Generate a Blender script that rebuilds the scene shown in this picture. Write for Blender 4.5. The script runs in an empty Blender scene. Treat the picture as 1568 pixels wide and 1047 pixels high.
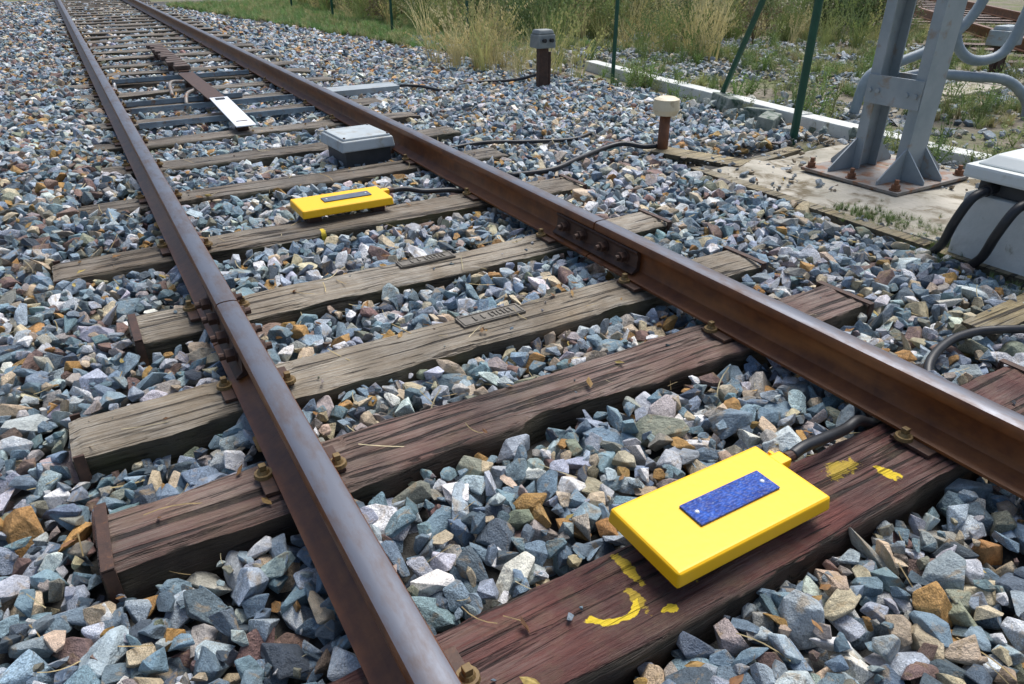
import bpy, bmesh, math, random
import numpy as np
from mathutils import Vector, noise, Matrix, Euler
random.seed(7); rng=np.random.default_rng(11)
TH=math.radians(28.8); HA=math.radians(30.57)
scene=bpy.context.scene; COL=scene.collection

# ---------------------------------------------------------------- helpers
def link(o,parent=None):
    COL.objects.link(o)
    if parent: o.parent=parent
    return o
def mesh_obj(name,verts,faces,mat=None,parent=None,smooth=False,loc=None):
    me=bpy.data.meshes.new(name); me.from_pydata([tuple(v) for v in verts],[],faces); me.validate(); me.update()
    bm=bmesh.new(); bm.from_mesh(me); bmesh.ops.recalc_face_normals(bm,faces=bm.faces); bm.to_mesh(me); bm.free()
    if smooth: me.polygons.foreach_set('use_smooth',[True]*len(me.polygons))
    o=bpy.data.objects.new(name,me)
    if mat:
        for m in (mat if isinstance(mat,(list,tuple)) else [mat]): me.materials.append(m)
    if loc: o.location=loc
    return link(o,parent)
def empty(name,loc=(0,0,0)):
    e=bpy.data.objects.new(name,None); e.location=loc; e.empty_display_size=.1; return link(e)
def bm_box(bm,x0,x1,y0,y1,z0,z1,bev=0,M=None,taper=0,seg=2):
    tx=taper;vs=[]
    for z,t in ((z0,0),(z1,tx)):
        for x,y in ((x0+t,y0+t),(x1-t,y0+t),(x1-t,y1-t),(x0+t,y1-t)):
            p=Vector((x,y,z)); 
            if M: p=M@p
            vs.append(bm.verts.new(p))
    fs=[bm.faces.new([vs[i] for i in q]) for q in ((3,2,1,0),(4,5,6,7),(0,1,5,4),(1,2,6,5),(2,3,7,6),(3,0,4,7))]
    if bev>0:
        es=set(e for f in fs for e in f.edges)
        bmesh.ops.bevel(bm,geom=list(es),offset=bev,segments=seg,profile=.6,affect='EDGES')
def bm_cyl(bm,p0,p1,r0,r1=None,n=16):
    r1=r0 if r1 is None else r1
    p0=Vector(p0);p1=Vector(p1);d=(p1-p0).normalized()
    u=d.orthogonal().normalized();v=d.cross(u)
    A=[bm.verts.new(p0+(u*math.cos(2*math.pi*i/n)+v*math.sin(2*math.pi*i/n))*r0) for i in range(n)]
    B=[bm.verts.new(p1+(u*math.cos(2*math.pi*i/n)+v*math.sin(2*math.pi*i/n))*r1) for i in range(n)]
    for i in range(n): bm.faces.new((A[i],A[(i+1)%n],B[(i+1)%n],B[i]))
    bm.faces.new(A[::-1]);bm.faces.new(B)
def bm_obj(name,bm,mat,parent=None,smooth=False,autos=None):
    bmesh.ops.recalc_face_normals(bm,faces=bm.faces)
    me=bpy.data.meshes.new(name); bm.to_mesh(me); bm.free()
    if smooth: me.polygons.foreach_set('use_smooth',[True]*len(me.polygons))
    for m in (mat if isinstance(mat,(list,tuple)) else [mat]): me.materials.append(m)
    return link(bpy.data.objects.new(name,me),parent)
def box(name,x0,x1,y0,y1,z0,z1,mat,parent=None,bev=.004,taper=0,seg=2):
    bm=bmesh.new(); bm_box(bm,x0,x1,y0,y1,z0,z1,bev,None,taper,seg); return bm_obj(name,bm,mat,parent)
def catmull(pts,n=8):
    P=[Vector(p) for p in pts]; P=[2*P[0]-P[1]]+P+[2*P[-1]-P[-2]]; out=[]
    for i in range(1,len(P)-2):
        for k in range(n):
            t=k/n; a,b,c,d=P[i-1],P[i],P[i+1],P[i+2]
            out.append(.5*((2*b)+(c-a)*t+(2*a-5*b+4*c-d)*t*t+(3*b-a-3*c+d)*t**3))
    out.append(P[-2]); return out
def bm_tube(bm,pts,r,n=10,ripple=0,sub=8):
    C=catmull(pts,sub); rings=[]; u=None
    for i,p in enumerate(C):
        d=(C[min(i+1,len(C)-1)]-C[max(i-1,0)]).normalized()
        u=(u-d*u.dot(d)).normalized() if u is not None else d.orthogonal().normalized()
        v=d.cross(u); rr=(r if not callable(r) else r(i/(len(C)-1)))*(1+(ripple if i%2 else -ripple))
        rings.append([bm.verts.new(p+(u*math.cos(2*math.pi*k/n)+v*math.sin(2*math.pi*k/n))*rr) for k in range(n)])
    for a,b in zip(rings,rings[1:]):
        for k in range(n): bm.faces.new((a[k],a[(k+1)%n],b[(k+1)%n],b[k]))
    bm.faces.new(rings[0][::-1]);bm.faces.new(rings[-1])
def tube(name,pts,r,mat,parent=None,ripple=0,n=10,sub=8):
    bm=bmesh.new(); bm_tube(bm,pts,r,n,ripple,sub); return bm_obj(name,bm,mat,parent,smooth=True)

# ---------------------------------------------------------------- materials
class NT:
    def __init__(s,name):
        s.m=bpy.data.materials.new(name); s.m.use_nodes=True; s.t=s.m.node_tree; s.n=s.t.nodes; s.l=s.t.links
        s.b=s.n['Principled BSDF']
    def node(s,ty,**k):
        n=s.n.new(ty)
        for a,v in k.items(): setattr(n,a,v)
        return n
    def co(s,scale=(1,1,1),out='Object',off=True):
        tc=s.node('ShaderNodeTexCoord'); mp=s.node('ShaderNodeMapping'); mp.inputs['Scale'].default_value=scale
        s.l.new(tc.outputs[out],mp.inputs['Vector'])
        if off:
            oi=s.node('ShaderNodeObjectInfo'); mu=s.node('ShaderNodeMath',operation='MULTIPLY'); mu.inputs[1].default_value=57.
            s.l.new(oi.outputs['Random'],mu.inputs[0]); s.l.new(mu.outputs[0],mp.inputs['Location'])
        return mp.outputs[0]
    def noise(s,co,scale=5,detail=4,rough=.55,dist=0,out='Fac'):
        n=s.node('ShaderNodeTexNoise'); s.l.new(co,n.inputs['Vector'])
        n.inputs['Scale'].default_value=scale;n.inputs['Detail'].default_value=detail;n.inputs['Roughness'].default_value=rough;n.inputs['Distortion'].default_value=dist
        return n.outputs[out]
    def ramp(s,fac,stops):
        r=s.node('ShaderNodeValToRGB'); s.l.new(fac,r.inputs[0]); e=r.color_ramp.elements
        while len(e)<len(stops): e.new(.5)
        for el,(p,c) in zip(e,stops):
            el.position=p; el.color=(c,c,c,1) if isinstance(c,(int,float)) else (*c,1)
        return r.outputs[0]
    def mix(s,fac,a,b,mode='MIX'):
        m=s.node('ShaderNodeMix',data_type='RGBA',blend_type=mode)
        for sock,v in ((m.inputs[0],fac),(m.inputs[6],a),(m.inputs[7],b)):
            if isinstance(v,(int,float)): sock.default_value=v
            elif isinstance(v,tuple): sock.default_value=(*v,1)
            else: s.l.new(v,sock)
        return m.outputs[2]
    def math(s,op,a,b=0.):
        m=s.node('ShaderNodeMath',operation=op)
        for i,v in ((0,a),(1,b)):
            if isinstance(v,(int,float)): m.inputs[i].default_value=v
            else: s.l.new(v,m.inputs[i])
        return m.outputs[0]
    def bump(s,h,strength=.5,dist=.01):
        b=s.node('ShaderNodeBump'); b.inputs['Strength'].default_value=strength;b.inputs['Distance'].default_value=dist
        s.l.new(h,b.inputs['Height']); s.l.new(b.outputs[0],s.b.inputs['Normal'])
    def set(s,**k):
        for a,v in k.items():
            i=s.b.inputs[a.replace('_',' ')]
            if isinstance(v,(int,float)): i.default_value=v
            elif isinstance(v,tuple): i.default_value=(*v,1)
            else: s.l.new(v,i)
        return s
def simple(name,c1,c2,scale=8,rough=.7,metal=0,bump=.3,bd=.004,c3=None,c3t=(.6,.7),spec=.5,out='Object',bs=None):
    t=NT(name); co=t.co(out=out); n=t.noise(co,scale,6,.6)
    c=t.mix(t.ramp(n,[(.3,0.),(.7,1.)]),c1,c2)
    if c3: c=t.mix(t.ramp(t.noise(co,scale*1.7,7,.65,.4),[(c3t[0],0.),(c3t[1],1.)]),c,c3)
    t.set(Base_Color=c,Roughness=rough,Metallic=metal)
    t.b.inputs['Specular IOR Level'].default_value=spec
    t.bump(t.noise(co,bs or scale*6,6,.6),bump,bd); return t.m

def stone_mat():
    t=NT('ballast_stone'); co=t.co()
    at=t.node('ShaderNodeAttribute',attribute_type='INSTANCER',attribute_name='col')
    c=at.outputs['Color']
    n1=t.noise(co,1.5,5,.62,.3)
    c=t.mix(1.,c,t.ramp(n1,[(.25,.60),(.75,1.3)]),'MULTIPLY')
    n2=t.noise(co,15,3,.7)
    sp=t.ramp(n2,[(.35,.55),(.5,1.),(.66,1.55)])
    oi=t.node('ShaderNodeObjectInfo'); 
    c=t.mix(t.ramp(oi.outputs['Random'],[(.3,.35),(.9,.95)]),c,t.mix(1.,c,sp,'MULTIPLY'))
    st=t.ramp(t.noise(co,1.05,4,.6,.8),[(.57,0.),(.67,1.)])
    c=t.mix(t.math('MULTIPLY',st,.55),c,(.38,.27,.14))
    t.set(Base_Color=c,Roughness=.62); t.b.inputs['Specular IOR Level'].default_value=.45
    h=t.math('ADD',t.noise(co,3.,5,.65),t.math('MULTIPLY',n2,.28))
    t.bump(h,.8,.017); return t.m
M_STONE=stone_mat()

def wood_mat(name,c1,c2,cgrey,gamt=.5,moss=0.,paint=None):
    t=NT(name); co=t.co((1.1,16,16)); co2=t.co((1,1,1)); 
    g=t.noise(co,3.0,8,.62,1.5)
    c=t.mix(t.ramp(g,[(.3,0.),(.7,1.)]),c1,c2)
    gp=t.noise(co2,3.3,6,.6,.5)
    gm=t.ramp(gp,[(.5-.25*gamt,0.),(.75-.2*gamt,1.)])
    fn=t.noise(t.co((2,60,60)),2.5,5,.7)
    fine=t.ramp(fn,[(.38,.15),(.62,1.)])
    c=t.mix(t.math('MULTIPLY',gm,fine),c,cgrey)
    big=t.ramp(t.noise(co2,1.9,5,.6,.6),[(.36,.50),(.62,1.12)])
    c=t.mix(.85,c,t.mix(1.,c,big,'MULTIPLY'))
    ck=t.ramp(t.noise(t.co((.8,26,26)),2.0,5,.55,.9),[(.37,1.),(.44,0.)])
    c=t.mix(t.math('MULTIPLY',ck,.9),c,(.016,.012,.010))
    dirt=t.ramp(t.noise(co2,9,6,.75),[(.48,0.),(.66,1.)])
    c=t.mix(t.math('MULTIPLY',dirt,.4),c,(.17,.125,.075))
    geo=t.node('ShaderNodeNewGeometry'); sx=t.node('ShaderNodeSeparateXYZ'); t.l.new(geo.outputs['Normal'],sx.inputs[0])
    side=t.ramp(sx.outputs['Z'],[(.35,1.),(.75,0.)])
    c=t.mix(t.math('MULTIPLY',side,.75),c,(.042,.034,.022))  # shade on the side faces, painted into the wood colour by normal
    if moss: c=t.mix(t.math('MULTIPLY',t.math('MULTIPLY',side,t.ramp(gp,[(.45,0.),(.6,1.)])),moss*.8),c,(.10,.095,.03))
    if paint:
        ob=t.node('ShaderNodeTexCoord'); ps=t.noise(co2,30,5,.7)
        wn=t.node('ShaderNodeTexNoise'); t.l.new(ob.outputs['Object'],wn.inputs['Vector']); wn.inputs['Scale'].default_value=22; wn.inputs['Detail'].default_value=3
        wv=t.node('ShaderNodeVectorMath',operation='MULTIPLY_ADD'); t.l.new(wn.outputs['Color'],wv.inputs[0]); wv.inputs[1].default_value=(.032,.032,0); 
        av=t.node('ShaderNodeVectorMath',operation='ADD'); t.l.new(ob.outputs['Object'],av.inputs[0]); av.inputs[1].default_value=(-.016,-.016,0); t.l.new(av.outputs[0],wv.inputs[2])
        def dist(px,py,rx,ry):
            mp=t.node('ShaderNodeMapping',vector_type='POINT'); t.l.new(wv.outputs[0],mp.inputs['Vector'])
            mp.inputs['Location'].default_value=(-px/rx,-py/ry,0); mp.inputs['Scale'].default_value=(1/rx,1/ry,0)
            ln=t.node('ShaderNodeVectorMath',operation='LENGTH'); t.l.new(mp.outputs[0],ln.inputs[0]); return ln.outputs['Value']
        for (px,py,rx,ry,lo,amt,ring) in paint:
            if ring: e=t.math('MULTIPLY',t.ramp(t.math('ABSOLUTE',t.math('SUBTRACT',dist(px,py,rx,ry),.85)),[(0.,1.),(.12,0.)]),t.ramp(dist(*ring),[(.6,1.),(1.,0.)]))
            else: e=t.ramp(dist(px,py,rx,ry),[(.2,1.),(1.,0.)])
            mk=t.ramp(t.math('ADD',t.math('MULTIPLY',e,.5),ps),[(lo,0.),(lo+.06,1.)])
            mk=t.math('MULTIPLY',mk,t.ramp(e,[(0.,0.),(.1,1.)]))
            c=t.mix(t.math('MULTIPLY',mk,amt),c,(.82,.60,.03))
    t.set(Base_Color=c,Roughness=.60); t.b.inputs['Specular IOR Level'].default_value=.4
    h=t.math('ADD',t.math('MULTIPLY',g,.9),t.math('SUBTRACT',fn,t.math('MULTIPLY',ck,1.4)))
    t.bump(h,1.,.008); return t.m

def rail_mats():
    t=NT('rail_rust'); co=t.co(off=False)
    c=t.mix(t.ramp(t.noise(co,14,7,.65),[(.3,0.),(.72,1.)]),(.075,.022,.008),(.20,.068,.018))
    c=t.mix(t.ramp(t.noise(t.co((1,.15,1),off=False),9,6,.6),[(.5,0.),(.75,.75)]),c,(.31,.12,.03))
    t.set(Base_Color=c,Roughness=.45); t.b.inputs['Specular IOR Level'].default_value=.5
    t.bump(t.noise(co,90,6,.7),.35,.002); a=t.m
    t=NT('rail_polished_head'); co=t.co(off=False)
    sp=t.noise(t.co((1,.3,1),off=False),20,7,.7)
    c=t.mix(t.ramp(sp,[(.45,0.),(.70,1.)]),(.135,.145,.175),(.10,.07,.06))
    sx=t.node('ShaderNodeSeparateXYZ'); ge=t.node('ShaderNodeNewGeometry'); t.l.new(ge.outputs['Normal'],sx.inputs[0])
    ed=t.ramp(sx.outputs['Z'],[(.80,1.),(.97,0.)])
    c=t.mix(t.math('MULTIPLY',ed,.85),c,(.11,.045,.022))
    t.set(Base_Color=c,Roughness=t.ramp(sp,[(.4,.40),(.7,.55)]),Metallic=.45)
    t.bump(t.noise(t.co((1,.1,1),off=False),120,5,.6),.12,.001)
    return a,t.m
M_RAIL,M_HEAD=rail_mats()
def plate_mat():
    t=NT('blue_rubber_plate'); co=t.co(off=False)
    v=t.node('ShaderNodeTexVoronoi'); t.l.new(t.co((1,1.7,1),off=False),v.inputs['Vector']); v.inputs['Scale'].default_value=95
    n=t.noise(co,30,5,.65)
    c=t.mix(t.ramp(n,[(.35,0.),(.65,1.)]),(.005,.035,.26),(.02,.11,.52))
    c=t.mix(t.ramp(v.outputs['Distance'],[(.3,0.),(.8,.6)]),c,(.004,.02,.14))
    c=t.mix(t.ramp(t.noise(co,55,5,.7),[(.60,0.),(.68,.6)]),c,(.25,.35,.55))
    t.set(Base_Color=c,Roughness=.5); t.bump(t.math('SUBTRACT',n,v.outputs['Distance']),1.,.004); return t.m
M_BLUE=plate_mat()
M_IRON=simple('rusty_dark_iron',(.035,.018,.013),(.085,.04,.025),30,.6,.1,.4,.002,c3=(.16,.07,.03),c3t=(.58,.75))
M_SCREW=simple('screw_rust_yellow',(.12,.07,.025),(.22,.15,.055),60,.6,.1,.3,.001)
M_YEL=simple('yellow_plastic_paint',(.94,.51,.002),(.96,.545,.003),3,.45,0,.25,.002,c3=(.58,.33,.03),c3t=(.68,.84),bs=60)
M_BLUED=simple('faded_blue_plate',(.06,.08,.12),(.11,.14,.18),20,.55,0,.5,.002)
M_BLACK=simple('black_rubber',(.008,.009,.011),(.022,.024,.028),25,.45,0,.2,.001)
M_GALV=simple('galvanised_steel',(.25,.30,.32),(.37,.41,.43),5,.5,.15,.2,.002,c3=(.28,.21,.14),c3t=(.58,.72))
M_GALVD=simple('weathered_steel_plate',(.15,.14,.13),(.28,.26,.24),8,.55,.2,.4,.002,c3=(.20,.09,.04),c3t=(.48,.62))
M_LBOX=simple('light_grey_enclosure',(.60,.65,.63),(.70,.73,.70),4,.5,0,.1,.002,c3=(.46,.45,.38),c3t=(.60,.8))
M_JBOX=simple('dull_grey_enclosure',(.34,.39,.41),(.46,.51,.52),6,.5,0,.1,.002,c3=(.26,.23,.17),c3t=(.52,.75))
M_WPLATE=simple('white_painted_plate',(.60,.64,.70),(.76,.78,.80),6,.5,0,.2,.002,c3=(.3,.2,.12),c3t=(.66,.75))
M_CONC=simple('concrete_weathered',(.30,.28,.22),(.52,.48,.40),4,.9,0,.8,.008,c3=(.15,.12,.07),c3t=(.48,.64))
M_CONCP=simple('concrete_light',(.52,.54,.51),(.70,.71,.67),6,.9,0,.7,.006,c3=(.24,.23,.16),c3t=(.58,.72))
M_GREEN=simple('green_fence_paint',(.006,.06,.035),(.010,.085,.05),10,.4,0,.1,.001)
M_CREAM=simple('cream_cap',(.62,.52,.34),(.74,.66,.48),8,.5,0,.1,.001,c3=(.40,.30,.16),c3t=(.58,.75))
M_RUSTT=simple('rusty_tube',(.10,.04,.02),(.22,.09,.04),20,.7,0,.4,.002)
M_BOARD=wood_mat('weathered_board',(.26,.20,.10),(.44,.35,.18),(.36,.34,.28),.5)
M_DARKBOX=simple('dark_enclosure',(.03,.035,.04),(.06,.065,.07),8,.5,0,.2,.002)

# ---------------------------------------------------------------- instancing
def make_stones():
    c=bpy.data.collections.new('ballast_stone_shapes')
    r=random.Random(3)
    for k in range(28):
        bm=bmesh.new(); sx,sy,sz=r.uniform(.85,1.3),r.uniform(.7,1.),r.uniform(.5,.85)
        for i in range(r.randint(9,15)):
            v=Vector((r.gauss(0,1),r.gauss(0,1),r.gauss(0,1))).normalized()*r.uniform(.80,1.12)
            bm.verts.new((v.x*sx,v.y*sy,v.z*sz))
        o=bmesh.ops.convex_hull(bm,input=bm.verts)
        bmesh.ops.delete(bm,geom=[v for v in bm.verts if not v.link_faces],context='VERTS')
        bmesh.ops.dissolve_limit(bm,angle_limit=math.radians(16),verts=bm.verts,edges=bm.edges)
        bmesh.ops.bevel(bm,geom=list(bm.edges),offset=.06,segments=2,profile=.6,affect='EDGES',clamp_overlap=True)
        me=bpy.data.meshes.new('stone_shape'); bm.to_mesh(me); bm.free(); me.materials.append(M_STONE)
        c.objects.link(bpy.data.objects.new('stone_shape.%02d'%k,me))
    return c,28
def scatter(name,coll,pos,rot,scl,idx,col):
    n=len(pos); me=bpy.data.meshes.new(name); me.vertices.add(n); me.vertices.foreach_set('co',np.asarray(pos,dtype=np.float32).ravel())
    for nm,ty,arr,f in (('rot','FLOAT_VECTOR',rot,'vector'),('scl','FLOAT_VECTOR',scl,'vector'),('idx','INT',idx,'value')):
        a=me.attributes.new(nm,ty,'POINT'); a.data.foreach_set(f,np.asarray(arr,dtype=np.int32 if ty=='INT' else np.float32).ravel())
    a=me.attributes.new('col','FLOAT_COLOR','POINT'); cc=np.ones((n,4),dtype=np.float32); cc[:,:3]=col; a.data.foreach_set('color',cc.ravel())
    o=bpy.data.objects.new(name,me); link(o)
    g=bpy.data.node_groups.new(name,'GeometryNodeTree')
    g.interface.new_socket('Geometry',in_out='INPUT',socket_type='NodeSocketGeometry'); g.interface.new_socket('Geometry',in_out='OUTPUT',socket_type='NodeSocketGeometry')
    N=g.nodes; L=g.links; gi=N.new('NodeGroupInput'); go=N.new('NodeGroupOutput'); ip=N.new('GeometryNodeInstanceOnPoints')
    ci=N.new('GeometryNodeCollectionInfo'); ci.inputs['Collection'].default_value=coll; ci.inputs['Separate Children'].default_value=True; ci.inputs['Reset Children'].default_value=True
    def na(nm,ty):
        x=N.new('GeometryNodeInputNamedAttribute'); x.data_type=ty; x.inputs['Name'].default_value=nm; return x.outputs['Attribute']
    L.new(gi.outputs[0],ip.inputs['Points']); L.new(ci.outputs[0],ip.inputs['Instance']); ip.inputs['Pick Instance'].default_value=True
    L.new(na('idx','INT'),ip.inputs['Instance Index']); L.new(na('scl','FLOAT_VECTOR'),ip.inputs['Scale'])
    er=N.new('FunctionNodeEulerToRotation'); L.new(na('rot','FLOAT_VECTOR'),er.inputs[0]); L.new(er.outputs[0],ip.inputs['Rotation'])
    L.new(ip.outputs[0],go.inputs[0])
    md=o.modifiers.new('scatter','NODES'); md.node_group=g
    return o

# ---------------------------------------------------------------- layout
XL,XR=.262,1.765
SL=[(.0,.24,-.24,2.36),(.655,.885,-.27,2.36),(1.38,1.59,-.20,2.37),(1.855,2.055,-.235,2.33),(2.45,2.65,-.03,2.34),(3.16,3.38,-.25,2.35),(3.99,4.20,-.27,2.33),(4.72,4.93,-.25,2.36),(5.42,5.63,-.27,2.35)]
y=6.14
while y<24: SL.append((y,y+.21,-.26+random.uniform(-.03,.03),2.35+random.uniform(-.03,.03))); y+=.70+random.uniform(-.015,.015)

def nz(x,y,s=1.): return noise.noise(Vector((x*s,y*s,3.7)))
def target(x,y):
    n=.020*nz(x,y,2.2)+.014*nz(x,y,6.)
    if x<.2:
        k=min(max((y-1.9)/1.5,0),1); k2=min(max((y-3.2)/1.2,0),1); t=-.085*(1-k)-.010*k+.035*k2*min(1,max(0,(.15-x)/.2))
        if x<-1.2: t-=(-1.2-x)*.25
    elif x<1.85: k=min(max((y-1.2)/3.,0),1); t=-.050*(1-k)-.030*k
    elif x<3.1: t=-.04+.03*min(1,max(0,(x-2.2)/.8))
    else: t=-.02
    return t+n
def in_ballast(x,y):
    if y>9.5: xr=4.2-.16*(y-9.5)
    elif y>7: xr=4.2
    elif y>3.2: xr=4.62
    else: xr=3.08
    return x<xr+.12*nz(x,y,3)

def ballast():
    coll,ns=make_stones()
    cell=.0125; X0,X1,Y0,Y1=-2.6,4.9,-.7,23.5
    nx=int((X1-X0)/cell);ny=int((Y1-Y0)/cell)
    gx=np.arange(X0,X1+.1,.1);gy=np.arange(Y0,Y1+.1,.1)
    T=np.array([[target(a,b) for b in gy] for a in gx]); 
    inb=np.array([[in_ballast(a,b) for b in gy] for a in gx])
    ix=(np.arange(nx)*cell/.1); i0=ix.astype(int);fx=(ix-i0)[:,None]
    iy=(np.arange(ny)*cell/.1); j0=iy.astype(int);fy=(iy-j0)[None,:]
    i1=np.minimum(i0+1,len(gx)-1);j1=np.minimum(j0+1,len(gy)-1)
    TT=(T[i0][:,j0]*(1-fx)*(1-fy)+T[i1][:,j0]*fx*(1-fy)+T[i0][:,j1]*(1-fx)*fy+T[i1][:,j1]*fx*fy)
    H=TT-.095
    ys=Y0+np.arange(ny)*cell; xs=X0+np.arange(nx)*cell
    far=np.clip((ys-5)/4,0,1)[None,:]; H=H+.035*far
    blk=np.zeros((nx,ny),bool)
    for (a,b,c,d) in SL:
        c2=c;d2=d;hi=0
        if a>3.6: c2=.02+.16*nz(a*3,7.); 
        if a>3.9 and a<4.1: c2=-.1
        if a>6.3: d2=2.0+.2*nz(a*3,1.)
        blk[np.ix_((xs>c2-.014)&(xs<d2+.014),(ys>a-.014)&(ys<b+.014))]=True
        m=(np.ix_((xs>c)&(xs<d),(ys>a)&(ys<b))); H[m]=np.maximum(H[m],-.012)
    pos=[];rad=[]
    DK={}
    for k in range(1,9):
        q=np.arange(-k,k+1); a,b=np.meshgrid(q,q); d=np.clip(1-(a*a+b*b)/(k+.6)**2,0,1); DK[k]=np.where(d>0,np.sqrt(d)*1.9-1.0,-5.)
    def run(n,xa,xb,ya,yb,rm,sg=.30,slack=.016):
        rx=rng.uniform(xa,xb,n);ry=rng.uniform(ya,yb,n);rr=np.clip(rm*np.exp(rng.normal(0,sg,n)),rm*.5,rm*1.8)
        for x,y,r in zip(rx.tolist(),ry.tolist(),rr.tolist()):
            i=int((x-X0)/cell);j=int((y-Y0)/cell)
            if i<6 or j<6 or i>=nx-6 or j>=ny-6 or blk[i,j]: continue
            if not inb[int((x-X0)/.1+.5),int((y-Y0)/.1+.5)]: continue
            tg=TT[i,j]; h=H[i,j]; c=.62*r
            if h+1.1*c>tg+slack: continue
            k=max(1,int(r*.8/cell)); W=H[i-k:i+k+1,j-k:j+k+1]
            if r>.03 and blk[i-2:i+3,j-2:j+3].any(): continue
            zs=.65*W.mean()+.35*W.max()
            if zs+1.3*c>tg+slack+.008: continue
            if (abs(x-XL)<.08 or abs(x-XR)<.08) and zs+1.3*c>-.002: continue
            pos.append((x,y,zs+.60*c)); rad.append(r)
            np.maximum(W,zs+.60*c+c*DK[k],out=W)
    run(30000,-.9,3.15,-.4,3.4,.042,.26,.020); run(14000,-.9,3.15,-.4,3.4,.030,.25,.016); run(7000,-.9,3.15,-.4,3.4,.018)
    run(3000,-2.3,-.9,-.4,4,.038)
    run(34000,-1.3,4.7,3.4,7.5,.037,.26,.018); run(14000,-1.3,4.7,3.4,7.5,.026)
    run(30000,-1.5,4.7,7.5,12.5,.035)
    run(26000,-1.8,4.6,12.5,23.3,.037)
    run(5000,-2.5,-1.3,3,13,.034)
    for _ in range(90):
        s=random.choice(SL[1:9]); x=random.uniform(s[2],s[3]); yy=random.uniform(s[0]+.02,s[1]-.02)
        if abs(x-XL)<.13 or abs(x-XR)<.13 or (.7<x<1.35 and (s is SL[1] or s is SL[5])): continue
        r=random.choice((.004,.006,.006,.009,.012)); pos.append((x,yy,r*.45)); rad.append(r)
    pos=np.array(pos);rad=np.array(rad);n=len(pos)
    pal=1.15*np.array([(.20,.28,.34),(.14,.20,.245),(.075,.10,.125),(.33,.39,.43),(.47,.50,.52),(.76,.76,.73),(.52,.43,.30),(.42,.24,.08),(.20,.13,.11),(.23,.24,.18),(.34,.31,.28)])
    P1=np.array([.235,.135,.075,.165,.11,.055,.075,.028,.03,.045,.055]);P1/=P1.sum()
    P2=np.array([.17,.13,.11,.11,.06,.03,.09,.05,.13,.06,.07]);P2/=P2.sum()
    P3=np.array([.17,.10,.05,.15,.10,.06,.16,.07,.05,.04,.08]);P3/=P3.sum()
    k1=rng.choice(11,n,p=P1);k2=rng.choice(11,n,p=P2);k3=rng.choice(11,n,p=P3)
    w2=np.clip((.25-pos[:,0])*1.5,0,1)*np.clip((pos[:,1]-1.8)/2,0,.9)+ (pos[:,1]>8)*.3
    w3=(.8*np.exp(-((pos[:,0]-1.2)/.9)**2-((pos[:,1]-1.9)/.9)**2)+.40*(pos[:,0]>1.9)+.4*np.exp(-((pos[:,0]-1.9)/.5)**2-((pos[:,1]-.5)/.4)**2))
    u=rng.random(n); k=np.where(u<w2,k2,np.where(rng.random(n)<w3,k3,k1))
    col=pal[k]*rng.uniform(.75,1.25,(n,1))*(1+rng.normal(0,.04,(n,3)))
    rot=np.stack([rng.normal(0,.5,n),rng.normal(0,.5,n),rng.uniform(0,6.283,n)],1)
    scl=rad[:,None]*np.stack([rng.uniform(.95,1.3,n),rng.uniform(.85,1.1,n),rng.uniform(.8,1.15,n)],1)
    scatter('ballast_gravel',coll,pos,rot,scl,rng.integers(0,ns,n),np.clip(col,.01,.9))
    sx=np.arange(X0,4.85,.1);sy=np.arange(Y0,23.4,.1);V=[];F=[]
    for a in sx:
        for b in sy: V.append((a,b,target(a,b)-.065 if in_ballast(a,b) else -.085))
    m=len(sy)
    for i in range(len(sx)-1):
        for j in range(m-1): F.append((i*m+j,(i+1)*m+j,(i+1)*m+j+1,i*m+j+1))
    mesh_obj('ballast_bed',V,F,simple('ballast_bed_fines',(.04,.042,.042),(.09,.085,.075),30,.95,0,.8,.01),smooth=True)
    return coll,ns,n
COLL,NS,NB=ballast()

def pebbles(name,x,y,z,r,cols,p):
    n=len(x); pal=np.array(cols); col=pal[rng.choice(len(cols),n,p=p)]*rng.uniform(.75,1.2,(n,1))
    rot=np.stack([rng.normal(0,.4,n),rng.normal(0,.4,n),rng.uniform(0,6.283,n)],1)
    scl=r[:,None]*np.stack([rng.uniform(.95,1.3,n),rng.uniform(.85,1.1,n),rng.uniform(.8,1.1,n)],1)
    scatter(name,COLL,np.stack([x,y,z+r*.25],1),rot,scl,rng.integers(0,NS,n),col)
def verge():
    n=20000
    x=rng.uniform(4.4,10.5,n);y=rng.uniform(.5,11,n)
    dens=np.array([.66+.9*nz(a,b,.8)+.4*nz(a,b,3) for a,b in zip(x,y)])
    dens-=np.clip((x-8)/3,0,.5)
    keep=(rng.random(n)<dens)&~((y<3.3)&(x>5.0)&(rng.random(n)<.7))&~((x>4.62)&(x<4.95)&(y<4.8))&~((x>4.8)&(x<5.25)&(y>4.8)&(y<7))
    x=x[keep];y=y[keep];n=len(x); r=np.clip(.030*np.exp(rng.normal(0,.35,n)),.012,.055)
    pebbles('verge_gravel',x,y,np.full(n,-.03),r,[(.28,.34,.38),(.15,.20,.24),(.42,.46,.48),(.55,.55,.51),(.40,.33,.24),(.22,.23,.19)],[.26,.16,.24,.12,.12,.1])
    n=700; x=rng.uniform(3.1,4.6,n); y=rng.uniform(1.0,3.3,n); k=(np.array([nz(a,b,2) for a,b in zip(x,y)])>.05)|(y>3.05)|(x>4.42); x=x[k];y=y[k];n=len(x)
    pebbles('slab_pebbles',x,y,np.full(n,.006),np.clip(.012*np.exp(rng.normal(0,.5,n)),.004,.035),[(.24,.29,.33),(.38,.42,.44),(.38,.31,.22)],[.4,.3,.3])
    pebbles('loose_rocks',np.array([2.80,2.92,2.98,2.72,2.35,2.62]),np.array([2.16,1.99,1.86,1.7,1.72,1.25]),np.full(6,-.005),np.array([.065,.058,.05,.045,.04,.05]),[(.22,.25,.18),(.36,.36,.33),(.6,.58,.5)],[.4,.4,.2])
verge()

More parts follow.
